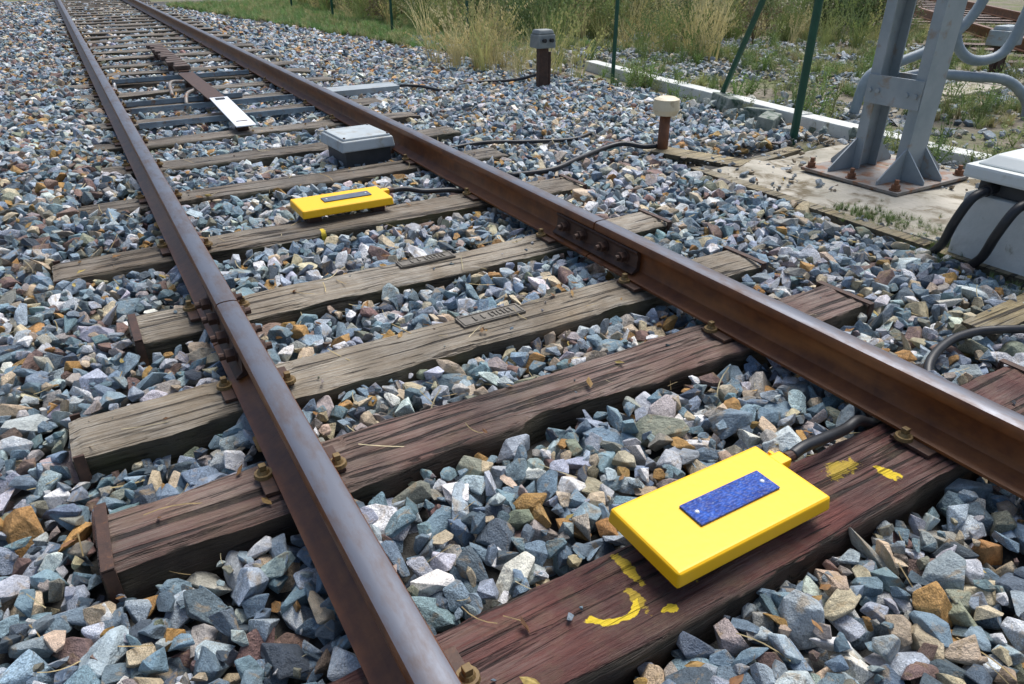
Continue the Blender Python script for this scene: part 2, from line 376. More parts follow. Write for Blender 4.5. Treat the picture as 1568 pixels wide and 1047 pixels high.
# ---------------------------------------------------------------- ground
def ground():
    t=NT('ground_soil'); co=t.co(off=False)
    a=t.noise(co,.9,7,.65,.4); b=t.noise(co,9,6,.7)
    c=t.mix(t.ramp(b,[(.3,0.),(.7,1.)]),(.12,.10,.07),(.25,.22,.17))
    c=t.mix(t.ramp(a,[(.46,0.),(.60,1.)]),c,t.mix(t.ramp(b,[(.35,0.),(.65,1.)]),(.08,.10,.03),(.16,.18,.065)))
    t.set(Base_Color=c,Roughness=.95); t.bump(b,.8,.03)
    V=[];F=[]
    xs=[-300,-120,-40,-12,-5,-2.5,0,4.0]+[4.4+.35*i for i in range(40)]+[30,80,300]
    ys=[-300,-80,-20,-5]+[-1+.5*i for i in range(50)]+[40,90,320]
    for x in xs:
        for y in ys:
            z=-.045 if x>4.1 else -.2
            if y>23.6 and x<=4.1: z=-.06
            if x<-2.6: z=-.45
            if x>5 and x<18 and -2<y<24: z+=.03*nz(x,y,.7)
            V.append((x,y,z))
    m=len(ys)
    for i in range(len(xs)-1):
        for j in range(m-1): F.append((i*m+j,(i+1)*m+j,(i+1)*m+j+1,i*m+j+1))
    mesh_obj('ground',V,F,t.m,smooth=True)
ground()

# ---------------------------------------------------------------- rails
PR=[(.066,0),(.067,.009),(.04,.017),(.014,.030),(.0085,.045),(.0085,.095),(.014,.108),(.033,.117),(.035,.122),(.035,.140),(.031,.148),(.022,.1515),(.009,.153)]
PR=[(-a,b) for a,b in PR]+[(a,b) for a,b in reversed(PR)]
def rail(name,x0,yj):
    V=[];F=[];MI=[]
    n=len(PR)
    for (a,b) in ((-3,yj-.004),(yj+.004,40)):
        ys=[a+(b-a)*i/40 for i in range(41)]; base=len(V)
        for y in ys:
            for (px,pz) in PR: V.append((x0+px,y,.012+pz))
        for i in range(40):
            for k in range(n):
                F.append((base+i*n+k,base+i*n+(k+1)%n,base+(i+1)*n+(k+1)%n,base+(i+1)*n+k))
                z=min(PR[k][1],PR[(k+1)%n][1]); MI.append(1 if z>=.147 else 0)
        F.append(tuple(base+k for k in range(n)));MI.append(0)
        F.append(tuple(base+40*n+k for k in range(n)));MI.append(0)
    me=bpy.data.meshes.new(name); me.from_pydata(V,[],F); me.materials.append(M_RAIL);me.materials.append(M_HEAD)
    me.polygons.foreach_set('material_index',MI)
    bm=bmesh.new();bm.from_mesh(me);bmesh.ops.recalc_face_normals(bm,faces=bm.faces);bm.to_mesh(me);bm.free()
    me.polygons.foreach_set('use_smooth',[len(p.vertices)==4 for p in me.polygons]); me.set_sharp_from_angle(angle=math.radians(40))
    return link(bpy.data.objects.new(name,me))
rail('steel_rail',XL,2.24); rail('steel_rail',XR,2.26)
def fishplate(x0,yj):
    bm=bmesh.new()
    for s in (-1,1):
        pr=[(.012,.032),(.050,.020),(.052,.026),(.030,.044),(.026,.092),(.034,.108),(.030,.112),(.014,.106)]
        A=[bm.verts.new((x0+s*p,yj-.28,.012+q)) for p,q in pr];B=[bm.verts.new((x0+s*p,yj+.28,.012+q)) for p,q in pr]
        for k in range(len(pr)): bm.faces.new((A[k],A[(k+1)%len(pr)],B[(k+1)%len(pr)],B[k]))
        bm.faces.new(A);bm.faces.new(B)
        for dy in (-.205,-.075,.075,.205):
            z=.082
            bm_cyl(bm,(x0+s*.026,yj+dy,z),(x0+s*.034,yj+dy,z),.026,n=14)
            bm_cyl(bm,(x0+s*.034,yj+dy,z),(x0+s*.060,yj+dy,z),.022,n=6)
            bm_cyl(bm,(x0+s*.060,yj+dy,z),(x0+s*.078,yj+dy,z),.012,n=10)
    return bm_obj('fishplate_joint',bm,M_IRON)
fishplate(XL,2.24);fishplate(XR,2.26)

def fasten():
    bm=bmesh.new();bp=bmesh.new()
    for (a,b,c,d) in SL:
        if a>14: continue
        m=(a+b)/2
        for x0 in (XL,XR):
            bm_box(bp,x0-.10,x0+.10,m-.055,m+.055,.001,.0125,.002)
            for s in (-1,1):
                for dy in (-.032*s,):
                    x=x0+s*(.086+random.uniform(-.003,.003)); yy=m+dy+random.uniform(-.012,.012)
                    bm_cyl(bm,(x,yy,.0125),(x,yy,.022),.024,.022,14); bm_cyl(bm,(x,yy,.022),(x,yy,.030),.016,.012,12)
                    bm_box(bm,x-.0085,x+.0085,yy-.0085,yy+.0085,.030,.045,.002)
    bm_obj('rail_baseplates',bp,M_IRON); bm_obj('rail_screw_spikes',bm,M_SCREW)
fasten()

# ---------------------------------------------------------------- sleepers
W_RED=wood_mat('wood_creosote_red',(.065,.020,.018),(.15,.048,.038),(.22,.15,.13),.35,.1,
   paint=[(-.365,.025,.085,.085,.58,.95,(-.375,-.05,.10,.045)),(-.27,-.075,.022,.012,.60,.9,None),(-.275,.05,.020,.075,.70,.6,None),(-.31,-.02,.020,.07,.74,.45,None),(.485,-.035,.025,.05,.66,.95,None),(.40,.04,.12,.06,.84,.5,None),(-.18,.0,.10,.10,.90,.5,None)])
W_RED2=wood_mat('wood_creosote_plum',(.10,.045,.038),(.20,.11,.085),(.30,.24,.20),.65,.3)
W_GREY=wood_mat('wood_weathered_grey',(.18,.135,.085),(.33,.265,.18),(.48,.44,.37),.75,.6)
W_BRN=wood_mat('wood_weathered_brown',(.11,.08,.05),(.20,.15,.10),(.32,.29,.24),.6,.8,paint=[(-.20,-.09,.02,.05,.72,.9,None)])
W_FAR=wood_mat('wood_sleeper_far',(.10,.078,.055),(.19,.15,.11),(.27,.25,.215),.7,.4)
def sleeper(i,y0,y1,x0,x1,mat,fine):
    L=x1-x0;w=y1-y0;nxx=int(L/(.015 if fine else .08)); cx,cy=(x0+x1)/2,(y0+y1)/2
    prof=[]; hw=w/2;D=.16;rc=.014
    nt=20 if fine else 6
    prof+= [(-hw,-D),(-hw,-D*.6),(-hw,-D*.4),(-hw,-D*.22),(-hw,-rc*1.3)]
    prof+= [(-hw+rc*.3,-rc*.4)]
    prof+= [(-hw+rc+(w-2*rc)*k/nt,0) for k in range(nt+1)]
    prof+= [(hw-rc*.3,-rc*.4),(hw,-rc*1.3),(hw,-D*.22),(hw,-D*.4),(hw,-D*.6),(hw,-D)]
    V=[];F=[];n=len(prof); sd=i*13.7
    for k in range(nxx+1):
        x=-L/2+L*k/nxx
        ef=.014*noise.noise(Vector((x*2.1,sd,0)))+.009*noise.noise(Vector((x*9,sd,4)))+.004*noise.noise(Vector((x*30,sd,4)))
        eb=.014*noise.noise(Vector((x*2.1,sd,9)))+.009*noise.noise(Vector((x*9,sd,7)))+.004*noise.noise(Vector((x*30,sd,4)))
        if i==2: ef+= .040*math.exp(-((x+.10)/.16)**2)
        for (py,pz) in prof:
            t=py/hw; yy=py+(ef if t<0 else eb)*abs(t)
            zz=pz
            if pz>-.018:
                cr=noise.noise(Vector((x*1.3,py*20+.6*noise.noise(Vector((x*3,py*5,sd))),sd+8)))
                zz+= .009*noise.noise(Vector((x*1.7,py*6,sd)))+.005*noise.noise(Vector((x*4,py*45,sd+3)))-.020*max(0,cr-.18)
                if i==2: zz-=.024*max(0,-t)*math.exp(-((x+.10)/.2)**2)
                if i in(3,4): zz-=.018*max(0,-t-.3)*(1+noise.noise(Vector((x*5,sd,1))))
                rx=min(abs(x+cx-XL),abs(x+cx-XR))
                if rx<.13: zz=min(zz,0)
                e=L/2-abs(x)
                if e<.03: zz-=.008*(1-e/.03)
            elif pz>-.15: yy+=(.012*noise.noise(Vector((x*3,pz*25,sd)))+.005*noise.noise(Vector((x*12,pz*60,sd))))*(1 if t>0 else -1)
            V.append((x,yy,zz-.001))
    for k in range(nxx):
        for q in range(n-1): F.append((k*n+q,k*n+q+1,(k+1)*n+q+1,(k+1)*n+q))
        F.append((k*n+n-1,k*n,(k+1)*n,(k+1)*n+n-1))
    F.append(tuple(range(n)));F.append(tuple(nxx*n+q for q in range(n)))
    o=mesh_obj('wooden_sleeper',V,F,mat,smooth=True,loc=(cx,cy,0)); o.data.set_sharp_from_angle(angle=math.radians(50))
    if fine and i in (1,2,3,4,5):
        bm=bmesh.new()
        for s in (-1,1):
            xb=s*(L/2-.018)
            bm_box(bm,xb-.013,xb+.013,-hw-.014,-hw-.006,-.15,-.0,.001); bm_box(bm,xb-.013,xb+.013,hw+.006,hw+.014,-.15,-.0,.001)
            if s==1 or i in(2,4): bm_box(bm,xb-.013,xb+.013,-hw-.014,hw+.014,.002,.007,.001)
        bm_obj('end_strap',bm,M_IRON,o)
    return o
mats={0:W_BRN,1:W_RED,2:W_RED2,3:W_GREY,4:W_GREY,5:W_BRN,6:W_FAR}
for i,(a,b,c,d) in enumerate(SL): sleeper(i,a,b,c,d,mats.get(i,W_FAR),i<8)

M_ZINC=simple('old_zinc_plate',(.11,.10,.085),(.20,.18,.15),30,.6,.3,.4,.001)
def idplate(x0,x1,y0,y1,z):
    bm=bmesh.new(); bm_box(bm,x0,x1,y0,y1,z-.006,z+.003,.001)
    for (a,b,c,d) in ((x0+.006,x1-.006,y0+.004,y0+.009),(x0+.006,x1-.006,y1-.009,y1-.004),(x0+.006,x0+.011,y0+.0095,y1-.0095),(x1-.011,x1-.006,y0+.0095,y1-.0095)): bm_box(bm,a,b,c,d,z+.0035,z+.006,.0005)
    w=(x1-x0); h=y1-y0
    for k,g in enumerate('1110?'):
        xx=x0+w*(.24+.13*k); 
        bm_box(bm,xx-.004,xx+.004,y0+h*.28,y1-h*.28,z+.0035,z+.007,.0005)
        if k>=2: bm_box(bm,xx+.014,xx+.020,y0+h*.28,y1-h*.28,z+.0035,z+.007,.0005); bm_box(bm,xx-.004,xx+.020,y1-h*.34,y1-h*.28,z+.0036,z+.0075,.0005)
    return bm_obj('sleeper_number_plate',bm,M_ZINC)
idplate(.97,1.22,1.965,2.04,.005); idplate(.99,1.24,2.57,2.635,.005)

# ---------------------------------------------------------------- sensor pads
def pad(x0,x1,y0,y1,z0,z1,blue,rotz=0.):
    e=empty('track_sensor_pad',((x0+x1)/2,(y0+y1)/2,0)); w=(x1-x0)/2;h=(y1-y0)/2
    bm=bmesh.new(); bm_box(bm,-w,w,-h,h,z0,z1,.009,None,.004,3); bm_box(bm,w-.006,w+.035,h-.085,h-.045,z0+.008,z1-.006,.005)
    bm_box(bm,w+.012,w+.022,h-.045,h-.030,z0+.010,z1-.010,.003)
    bm_obj('yellow_body',bm,M_YEL,e)
    bm=bmesh.new(); bm_box(bm,-w+.135,w-.085,-.035,.035,z1+.0005,z1+.006,.0015); bm_obj('cover_plate',bm,blue,e)
    bm=bmesh.new()
    for xx in (-w+.155,w-.105): bm_cyl(bm,(xx,.0,z1+.006),(xx,.0,z1+.0085),.0055,.004,12)
    bm_obj('rivets',bm,M_WPLATE,e)
    bm=bmesh.new(); bm_cyl(bm,(w+.035,h-.065,z0+.022),(w+.065,h-.065,z0+.022),.015,.013,12); bm_obj('cable_gland',bm,M_IRON,e)
    bm=bmesh.new()
    for xx in(-w*.7,w*.7): bm_box(bm,xx-.03,xx+.03,-h*.7,h*.7,.0,z0,.002)
    bm_obj('mounting_feet',bm,M_IRON,e)
    e.rotation_euler=(0,0,rotz); return e
e1=pad(.79,1.25,.695,.925,.036,.076,M_BLUE)
e2=pad(.79,1.25,3.27,3.50,.036,.076,M_BLUED,.0)
tube('sensor_cable',[(1.31,.860,.058),(1.36,.865,.062),(1.45,.872,.05),(1.55,.885,.032),(1.62,.895,.03),(1.70,.90,-.01),(1.8,.90,-.03),(1.9,.93,-.04)],.015,M_BLACK)
tube('sensor_cable',[(1.31,3.435,.056),(1.38,3.43,.055),(1.48,3.42,.03),(1.62,3.40,.02),(1.70,3.40,.0),(1.85,3.42,-.03)],.014,M_BLACK)

# ---------------------------------------------------------------- junction box between the rails
e=empty('track_junction_box',(1.49,4.44,0))
box('dark_base',-.15,.15,-.15,.15,-.06,.07,M_DARKBOX,e,.006)
box('cover',-.185,.17,-.185,.185,.07,.135,M_JBOX,e,.010,.010,3)
box('cover_top',-.165,.15,-.165,.165,.1355,.148,M_JBOX,e,.004,.004)
box('arm',.13,.22,-.05,.05,-.01,.06,M_GALVD,e,.004)
bm=bmesh.new()
for xx,yy in ((-.15,-.15),(.135,-.15),(-.15,.15),(.135,.15)): bm_cyl(bm,(xx,yy,.148),(xx,yy,.154),.008,n=10)
bm_obj('lid_screws',bm,M_IRON,e)
e.rotation_euler=(0,0,.06)

# ---------------------------------------------------------------- contact ramp between the rails
e=empty('train_contact_ramp',(1.01,0,0))
bm=bmesh.new(); bm_box(bm,-.075,.065,6.40,8.0,.085,.097,.002); bm_box(bm,-.05,.05,8.1,10.4,.085,.10,.002); bm_obj('ramp_strip',bm,M_IRON,e)
bm=bmesh.new()
for k in range(13): yy=8.2+k*.17; bm_box(bm,-.075+.03*math.sin(k*2.),.075,yy-.055,yy+.055,.1005,.145,.01)
bm_obj('ramp_segments',bm,simple('brown_brush_blocks',(.06,.04,.03),(.13,.08,.06),20,.6),e)
bm=bmesh.new(); Mx=Matrix.Translation((0,5.9,.075))@Matrix.Rotation(math.radians(3),4,'X'); bm_box(bm,-.07,.07,-.48,.48,0,.008,.002,Mx); bm_obj('white_end_plate',bm,M_WPLATE,e)
box('plate_notch',-.035,.035,6.28,6.34,.106,.110,M_BLACK,e,.001)
bm=bmesh.new()
for yy in (5.6,6.9,7.9,9.0,10.2):
    bm_box(bm,-.04,.04,yy-.05,yy+.05,-.03,.066,.002)
bm_obj('ramp_supports',bm,M_IRON,e)
tube('ramp_bracket',[(-.06,7.1,.07),(-.16,6.95,.06),(-.2,6.8,.0)],.016,M_GALVD,e)
tube('ramp_bracket_2',[(-.06,7.6,.07),(-.2,7.6,.07),(-.24,7.3,.0)],.016,M_GALVD,e)
bm=bmesh.new()
for yy,x0,x1,w in ((5.98,.36,1.66,.035),(6.60,.36,1.66,.03),(6.95,.36,1.3,.045),(8.3,.36,1.66,.04)):
    bm_box(bm,x0,x1,yy-w,yy+w,.004,.03,.002); bm_box(bm,x0,x1,yy-w,yy-w+.008,.0305,.045,.001)
bm_obj('cross_track_cable_channel',bm,simple('blue_grey_steel',(.15,.20,.24),(.26,.33,.38),12,.5,.2,.2,.002,c3=(.2,.12,.07),c3t=(.55,.68)))
box('trackside_cable_duct',2.02,2.68,6.62,6.86,-.02,.03,M_GALV,None,.004)

# ---------------------------------------------------------------- cables on the ballast
tube('trackside_cable',[(2.62,6.72,.0),(2.72,6.6,.03),(2.85,6.54,.02),(2.95,6.3,.01),(3.1,6.35,.0),(3.4,6.6,.0),(3.8,6.4,.02),(3.95,6.15,.1)],.014,M_BLACK)
tube('trackside_cable',[(2.1,3.6,-.02),(2.35,3.52,.0),(2.6,3.60,.015),(2.9,3.72,.02),(3.05,3.72,.03),(3.14,3.62,.02),(3.2,3.56,.03)],.016,M_BLACK)
tube('trackside_cable',[(2.0,4.35,-.02),(2.31,4.33,.0),(2.6,4.2,.0),(2.9,4.1,.0),(3.1,4.15,.01)],.013,M_BLACK)
tube('trackside_cable',[(2.02,.92,-.04),(2.12,1.00,.005),(2.28,1.04,.02),(2.42,1.03,.025),(2.52,.98,.03),(2.7,.9,.02)],.015,M_BLACK)

# ---------------------------------------------------------------- marker posts
e=empty('rusty_post_with_cap',(3.23,3.54,0))
bm=bmesh.new(); bm_cyl(bm,(0,0,-.1),(0,0,.25),.036,.034,20); bm_obj('tube',bm,M_RUSTT,e,True)
bm=bmesh.new(); bm_cyl(bm,(0,0,.23),(0,0,.262),.072,.085,28); bm_cyl(bm,(0,0,.2625),(0,0,.325),.085,.080,28); bm_cyl(bm,(0,0,.3255),(0,0,.337),.078,.055,28); bm_obj('cap',bm,M_CREAM,e)
e=empty('trackside_terminal_post',(3.94,6.10,0))
bm=bmesh.new(); bm_box(bm,-.05,.05,-.03,.03,-.1,.34,.004); bm_cyl(bm,(.075,0,-.1),(.075,0,.3),.02); bm_obj('support',bm,M_IRON,e)
bm=bmesh.new(); bm_box(bm,-.10,.10,-.08,.08,.34,.46,.012,None,.006); bm_box(bm,-.09,.09,-.07,.07,.4605,.50,.012,None,.015); bm_obj('head',bm,simple('grey_cast_head',(.16,.18,.18),(.26,.28,.27),12,.5,.2),e)
bm=bmesh.new(); bm_cyl(bm,(-.04,-.08,.41),(-.04,-.11,.41),.018); bm_cyl(bm,(.04,-.08,.41),(.04,-.11,.41),.018); bm_obj('glands',bm,M_BLACK,e)

# ---------------------------------------------------------------- kerb, slab, boards
def kerb():
    P=[(5.17,7.0),(5.03,5.9),(4.93,4.9),(4.80,3.7),(4.74,2.75),(4.74,.2)]; bm=bmesh.new()
    for (a,b) in zip(P,P[1:]):
        a=Vector((*a,0));b=Vector((*b,0));L=(b-a).length;n=max(1,round(L/.9));ang=math.atan2(b.y-a.y,b.x-a.x)
        for k in range(n):
            p=a.lerp(b,k/n); bm_box(bm,.006,L/n-.006,-.075,.075,-.1,.045+random.uniform(-.006,.006),.010,Matrix.Translation(p)@Matrix.Rotation(ang+random.uniform(-.01,.01),4,'Z'))
    bm_obj('concrete_kerb',bm,M_CONCP)
kerb()
bm=bmesh.new(); bm_box(bm,3.16,4.45,1.62,3.05,-.12,.005,.01); bmesh.ops.subdivide_edges(bm,edges=bm.edges,cuts=9,use_grid_fill=True)
for v in bm.verts:
    if v.co.z>-.02: v.co.z+=.014*noise.noise(v.co*3)-.02*max(0,noise.noise(v.co*1.7+Vector((3,0,0))))
bm_obj('concrete_foundation_slab',bm,M_CONC)
def boards():
    bm=bmesh.new()
    for (p,q,w,z,h) in (((3.20,3.56),(3.42,3.0),.09,.015,.03),((3.10,3.1),(3.10,1.62),.04,.012,.05),((3.10,1.58),(3.13,.6),.045,.005,.05),((3.45,3.02),(4.0,3.12),.05,.012,.03),((2.50,1.06),(3.0,1.08),.06,.005,.03)):
        p=Vector((*p,0));q=Vector((*q,0));d=q-p;L=d.length;a=math.atan2(d.y,d.x)
        bm_box(bm,0,L,-w,w,z-h,z,.004,Matrix.Translation(p)@Matrix.Rotation(a,4,'Z'))
    bm_obj('timber_edging_boards',bm,M_BOARD)
boards()

# ---------------------------------------------------------------- lattice mast
def mast():
    e=empty('steel_lattice_mast',(3.93,2.43,0))
    bm=bmesh.new(); bm_box(bm,-.33,.33,-.31,.31,.012,.030,.003); bm_obj('base_plate',bm,M_GALVD,e)
    bm=bmesh.new(); H=3.2; S=.165; hw=.085; fl=.060
    for s in (-1,1):
        y0=s*S; th=.009
        bm_box(bm,-hw,hw,min(y0,y0-s*th),max(y0,y0-s*th),.03,H,.001)
        for sx in (-1,1):
            xa=sx*hw; xb=sx*(hw-.011)
            bm_box(bm,min(xa,xb),max(xa,xb),min(y0-s*th,y0-s*fl),max(y0-s*th,y0-s*fl),.03,H,.001)
    bm_obj('channel_legs',bm,M_GALV,e)
    bm=bmesh.new()
    for z in (.40,1.0,1.6,2.2,2.8):
        for sx in (-1,1):
            x=sx*(hw+.0075); bm_box(bm,x-.006,x+.006,-S+.005,S-.005,z,z+.15,.001)
    bm_obj('batten_plates',bm,M_GALV,e)
    bm=bmesh.new()
    for z in (.40,1.0,1.6):
        for yy in (-.135,-.085,.085,.135):
            bm_cyl(bm,(-hw-.014,yy,z+.07),(-hw-.024,yy,z+.07),.013,n=6)
    bm_obj('batten_bolts',bm,M_GALV,e)
    bm=bmesh.new()
    def gus(x,y,dx,dy,h,th=.008):
        d=Vector((dx,dy,0)).normalized();nrm=Vector((-d.y,d.x,0))*th/2; L=math.hypot(dx,dy)
        a=Vector((x,y,.03)); pts=[a,a+d*L,a+d*L+Vector((0,0,.02)),a+Vector((0,0,h))]
        A=[bm.verts.new(p+nrm) for p in pts];B=[bm.verts.new(p-nrm) for p in pts]
        bm.faces.new(A);bm.faces.new(B[::-1])
        for k in range(4): bm.faces.new((A[k],B[k],B[(k+1)%4],A[(k+1)%4]))
    for sy in (-1,1):
        for xx in (-.08,.08): gus(xx,sy*(S+.001),0,sy*.13,.16)
        for sx in (-1,1): gus(sx*(hw+.001),sy*(S-.01),sx*.20,0,.17); 
    bm_obj('gussets',bm,M_GALV,e)
    bm=bmesh.new()
    for xx in (-.29,.29):
        for yy in (-.27,0,.27):
            bm_cyl(bm,(xx,yy,.03),(xx,yy,.036),.03,n=16); bm_cyl(bm,(xx,yy,.036),(xx,yy,.060),.023,n=6); bm_cyl(bm,(xx,yy,.06),(xx,yy,.085),.012,n=12)
    bm_obj('anchor_bolts',bm,M_RUSTT,e)
mast()

# ---------------------------------------------------------------- trackside cabinet
def cabinet():
    e=empty('trackside_cable_cabinet',(3.3,1.25,0))
    bm=bmesh.new(); bm_box(bm,-.20,.35,-.45,.29,-.1,.27,.012); bm_obj('concrete_plinth',bm,M_CONCP,e)
    bm=bmesh.new(); bm_box(bm,-.17,.33,-.43,.26,.2705,.34,.005); bm_obj('box_body',bm,M_DARKBOX,e)
    bm=bmesh.new(); bm_box(bm,-.235,.40,-.50,.305,.335,.39,.012); bm_box(bm,-.21,.375,-.475,.28,.3905,.435,.012,None,.05,3); bm_obj('lid',bm,M_LBOX,e)
    bm=bmesh.new()
    for yy in (.20,.03,-.2,-.36): bm_cyl(bm,(-.17,yy,.305),(-.225,yy,.300),.026,n=14)
    bm_obj('glands',bm,M_BLACK,e)
    for k,yy in enumerate((.20,.03,-.2)):
        tube('cable_%d'%(k+1),[(-.22,yy,.30),(-.285,yy+.015,.27),(-.31,yy+.04,.17),(-.27,yy+.08,.06),(-.25,yy+.12,.0),(-.28,yy+.14,-.06)],.019,M_BLACK,e)
cabinet()

# ---------------------------------------------------------------- fence
def fence():
    posts=[(4.35,3.42,2.2,.028),(4.72,6.0,1.8,.020),(4.80,9.3,1.8,.020),(4.72,11.8,1.8,.022),(4.78,15.0,1.8,.024),(4.8,18,1.8,.024)]
    for (x,y,h,r) in posts:
        bm=bmesh.new(); bm_cyl(bm,(x,y,-.2),(x,y,h),r,n=16); bm_cyl(bm,(x,y,h+.0005),(x,y,h+.02),r*1.15,r*.7,16)
        if h>2: bm_tube(bm,[(4.86,4.68,-.05),(4.62,4.08,.95),(4.38,3.48,1.95)],.024,12)
        o=bm_obj('green_fence_post',bm,M_GREEN,None)
        for p in o.data.polygons: p.use_smooth=True
        o.data.set_sharp_from_angle(angle=math.radians(40))
fence()
def rubble():
    n=55; x=rng.normal(4.60,.2,n);y=rng.normal(4.1,.45,n);r=rng.uniform(.02,.07,n)
    col=np.array([(.34,.38,.36),(.2,.25,.24),(.46,.46,.42),(.12,.16,.14)])[rng.integers(0,4,n)]
    scatter('rubble_pile',COLL,np.stack([x,y,r*.5-.03],1),rng.uniform(0,6,(n,3)),r[:,None]*rng.uniform(.7,1.3,(n,3)),rng.integers(0,NS,n),col)
    bm=bmesh.new()
    for (x,y,a,l,w,h) in ((4.45,3.75,.5,.28,.12,.07),(4.72,4.45,1.2,.35,.13,.08),(4.62,4.0,2.,.22,.12,.06)):
        bm_box(bm,-l/2,l/2,-w/2,w/2,-.04,h,.012,Matrix.Translation((x,y,0))@Matrix.Rotation(a,4,'Z')@Matrix.Rotation(.12,4,'X'))
    bm_obj('broken_concrete_blocks',bm,simple('mossy_concrete',(.16,.19,.16),(.32,.34,.30),9,.9,0,.8,.008,c3=(.05,.09,.06),c3t=(.5,.62)))
rubble()
# ---------------------------------------------------------------- background track & ducts
def bgtrack():
    e=empty('siding_track',(13.2,6.6,0)); a=math.radians(45)
    for k,off in enumerate((-.75,.75)):
        bm=bmesh.new(); bm_box(bm,-9,12,off-.033,off+.033,.12,.16,.006); bm_box(bm,-9,12,off-.01,off+.01,.03,.1195,0); bm_box(bm,-9,12,off-.066,off+.066,.012,.029,0); bm_obj('rail_%d'%(k+1),bm,M_RAIL,e)
    bm=bmesh.new()
    for k in range(34): bm_box(bm,-9+k*.62,-9+k*.62+.24,-1.3,1.3,-.1,.010,.01)
    bm_obj('sleepers',bm,W_RED2,e); e.rotation_euler=(0,0,a)
bgtrack()
bm=bmesh.new()
for k in range(4):
    bm_box(bm,-.0+.5*k+.006,.5*k+.494,-.2,.2,-.1,.03+random.uniform(-.01,.01),.01,Matrix.Translation((6.1,3.75,0))@Matrix.Rotation(.1,4,'Z'))
bm_obj('cable_trough_lids',bm,M_CONC)
M_PIPE=simple('grey_plastic_duct',(.20,.25,.28),(.30,.35,.39),8,.5,0,.1)
RD=Vector((.861,-.509,0))
for pts in ([(-.75,.0),(-.70,.28),(-.5,.38),(-.2,.52),(0,.75),(.1,1.15)],[(-.16,1.15),(-.13,.72),(-.06,.5),(.1,.40),(.3,.46),(.38,.72),(.42,1.15)],[(-.60,.0),(-.56,.2),(-.3,.30),(.1,.28),(.4,.25),(.6,.1),(.65,-.05)]):
    tube('cable_duct_pipe',[Vector((6,3.3,z))+RD*dx for dx,z in pts],.038,M_PIPE,None,.03,14,14)
e=empty('trackside_terminal_post',(8.1,4.1,0))
bm=bmesh.new(); bm_box(bm,-.05,.05,-.03,.03,-.1,.34,.004); bm_cyl(bm,(.10,0,-.1),(.10,0,.3),.02); bm_cyl(bm,(-.10,0,-.1),(-.10,0,.3),.02); bm_obj('support',bm,M_IRON,e)
bm=bmesh.new(); bm_box(bm,-.15,.15,-.10,.10,.32,.46,.012,None,.006); bm_box(bm,-.13,.13,-.08,.08,.4605,.50,.012,None,.015); bm_obj('head',bm,M_GALV,e)

# ---------------------------------------------------------------- vegetation
def veg_mat():
    t=NT('vegetation_leaf'); at=t.node('ShaderNodeAttribute',attribute_type='INSTANCER',attribute_name='col')
    v=t.ramp(t.noise(t.co(),3,2,.6),[(.3,.65),(.7,1.3)]); c=t.mix(1.,at.outputs['Color'],v,'MULTIPLY')
    t.set(Base_Color=c,Roughness=.7)
    tr=t.node('ShaderNodeBsdfTranslucent'); t.l.new(c,tr.inputs[0]); mx=t.node('ShaderNodeMixShader'); mx.inputs[0].default_value=.3
    t.l.new(t.b.outputs[0],mx.inputs[1]);t.l.new(tr.outputs[0],mx.inputs[2]); t.l.new(mx.outputs[0],t.n['Material Output'].inputs[0]); return t.m
M_VEG=veg_mat()
def tuft(r,nb,h,spread,wid,seeds=False):
    V=[];F=[]
    for k in range(nb):
        a=r.uniform(0,6.283);l=h*r.uniform(.5,1.15);rad=r.uniform(0,.25)*spread;bx,by=rad*math.cos(a+1),rad*math.sin(a+1)
        lean=r.uniform(.1,1.)*spread;w=wid*r.uniform(.6,1.2);px,py=-math.sin(a),math.cos(a);seg=4;b0=len(V)
        for s in range(seg+1):
            q=s/seg; d=lean*q*q; z=l*(q-.18*q*q*lean/max(h,.01)); ww=w*(1-q)**.7+ .0006
            cx,cy=bx+d*math.cos(a),by+d*math.sin(a)
            V+=[(cx-px*ww,cy-py*ww,z),(cx+px*ww,cy+py*ww,z)]
        for s in range(seg): F.append((b0+2*s,b0+2*s+1,b0+2*s+3,b0+2*s+2))
        if seeds and r.random()<.6:
            for m in range(8):
                q=r.uniform(.72,1.02);d=lean*q*q;z=l*(q-.18*q*q*lean/max(h,.01));cx,cy=bx+d*math.cos(a)+r.gauss(0,.008),by+d*math.sin(a)+r.gauss(0,.008);b0=len(V);s=.009
                V+=[(cx-s,cy,z),(cx,cy+s*.5,z+s*1.6),(cx+s,cy,z),(cx,cy-s*.5,z-s*1.2)];F.append((b0,b0+1,b0+2,b0+3))
    return V,F
def leafy(r,h,nl,ls,ns=9):
    V=[];F=[]
    for st in range(ns):
        a=r.uniform(0,6.283);lean=r.uniform(.1,.55)*h;l=h*r.uniform(.6,1.1);b0=len(V);px,py=-math.sin(a),math.cos(a)
        for s in range(6):
            q=s/5;d=lean*q;w=.006*(1-q)+.0015
            V+=[(d*math.cos(a)-px*w,d*math.sin(a)-py*w,l*q),(d*math.cos(a)+px*w,d*math.sin(a)+py*w,l*q)]
        for s in range(5): F.append((b0+2*s,b0+2*s+1,b0+2*s+3,b0+2*s+2))
        for m in range(nl):
            q=r.uniform(.12,1.05);d=lean*q;sp=.16*h*(1.1-q*.7);c=Vector((d*math.cos(a)+r.gauss(0,sp),d*math.sin(a)+r.gauss(0,sp),l*q+r.gauss(0,sp*.5)))
            if c.z<.01: continue
            M=Euler((r.uniform(-1,1),r.uniform(-1,1),r.uniform(0,6.28))).to_matrix();s=ls*r.uniform(.6,1.4);b0=len(V)
            for p in ((0,-s,0),(s*.45,0,s*.1),(0,s*1.1,0),(-s*.45,0,s*.1)): V.append(c+M@Vector(p))
            F.append((b0,b0+1,b0+2,b0+3))
    return V,F
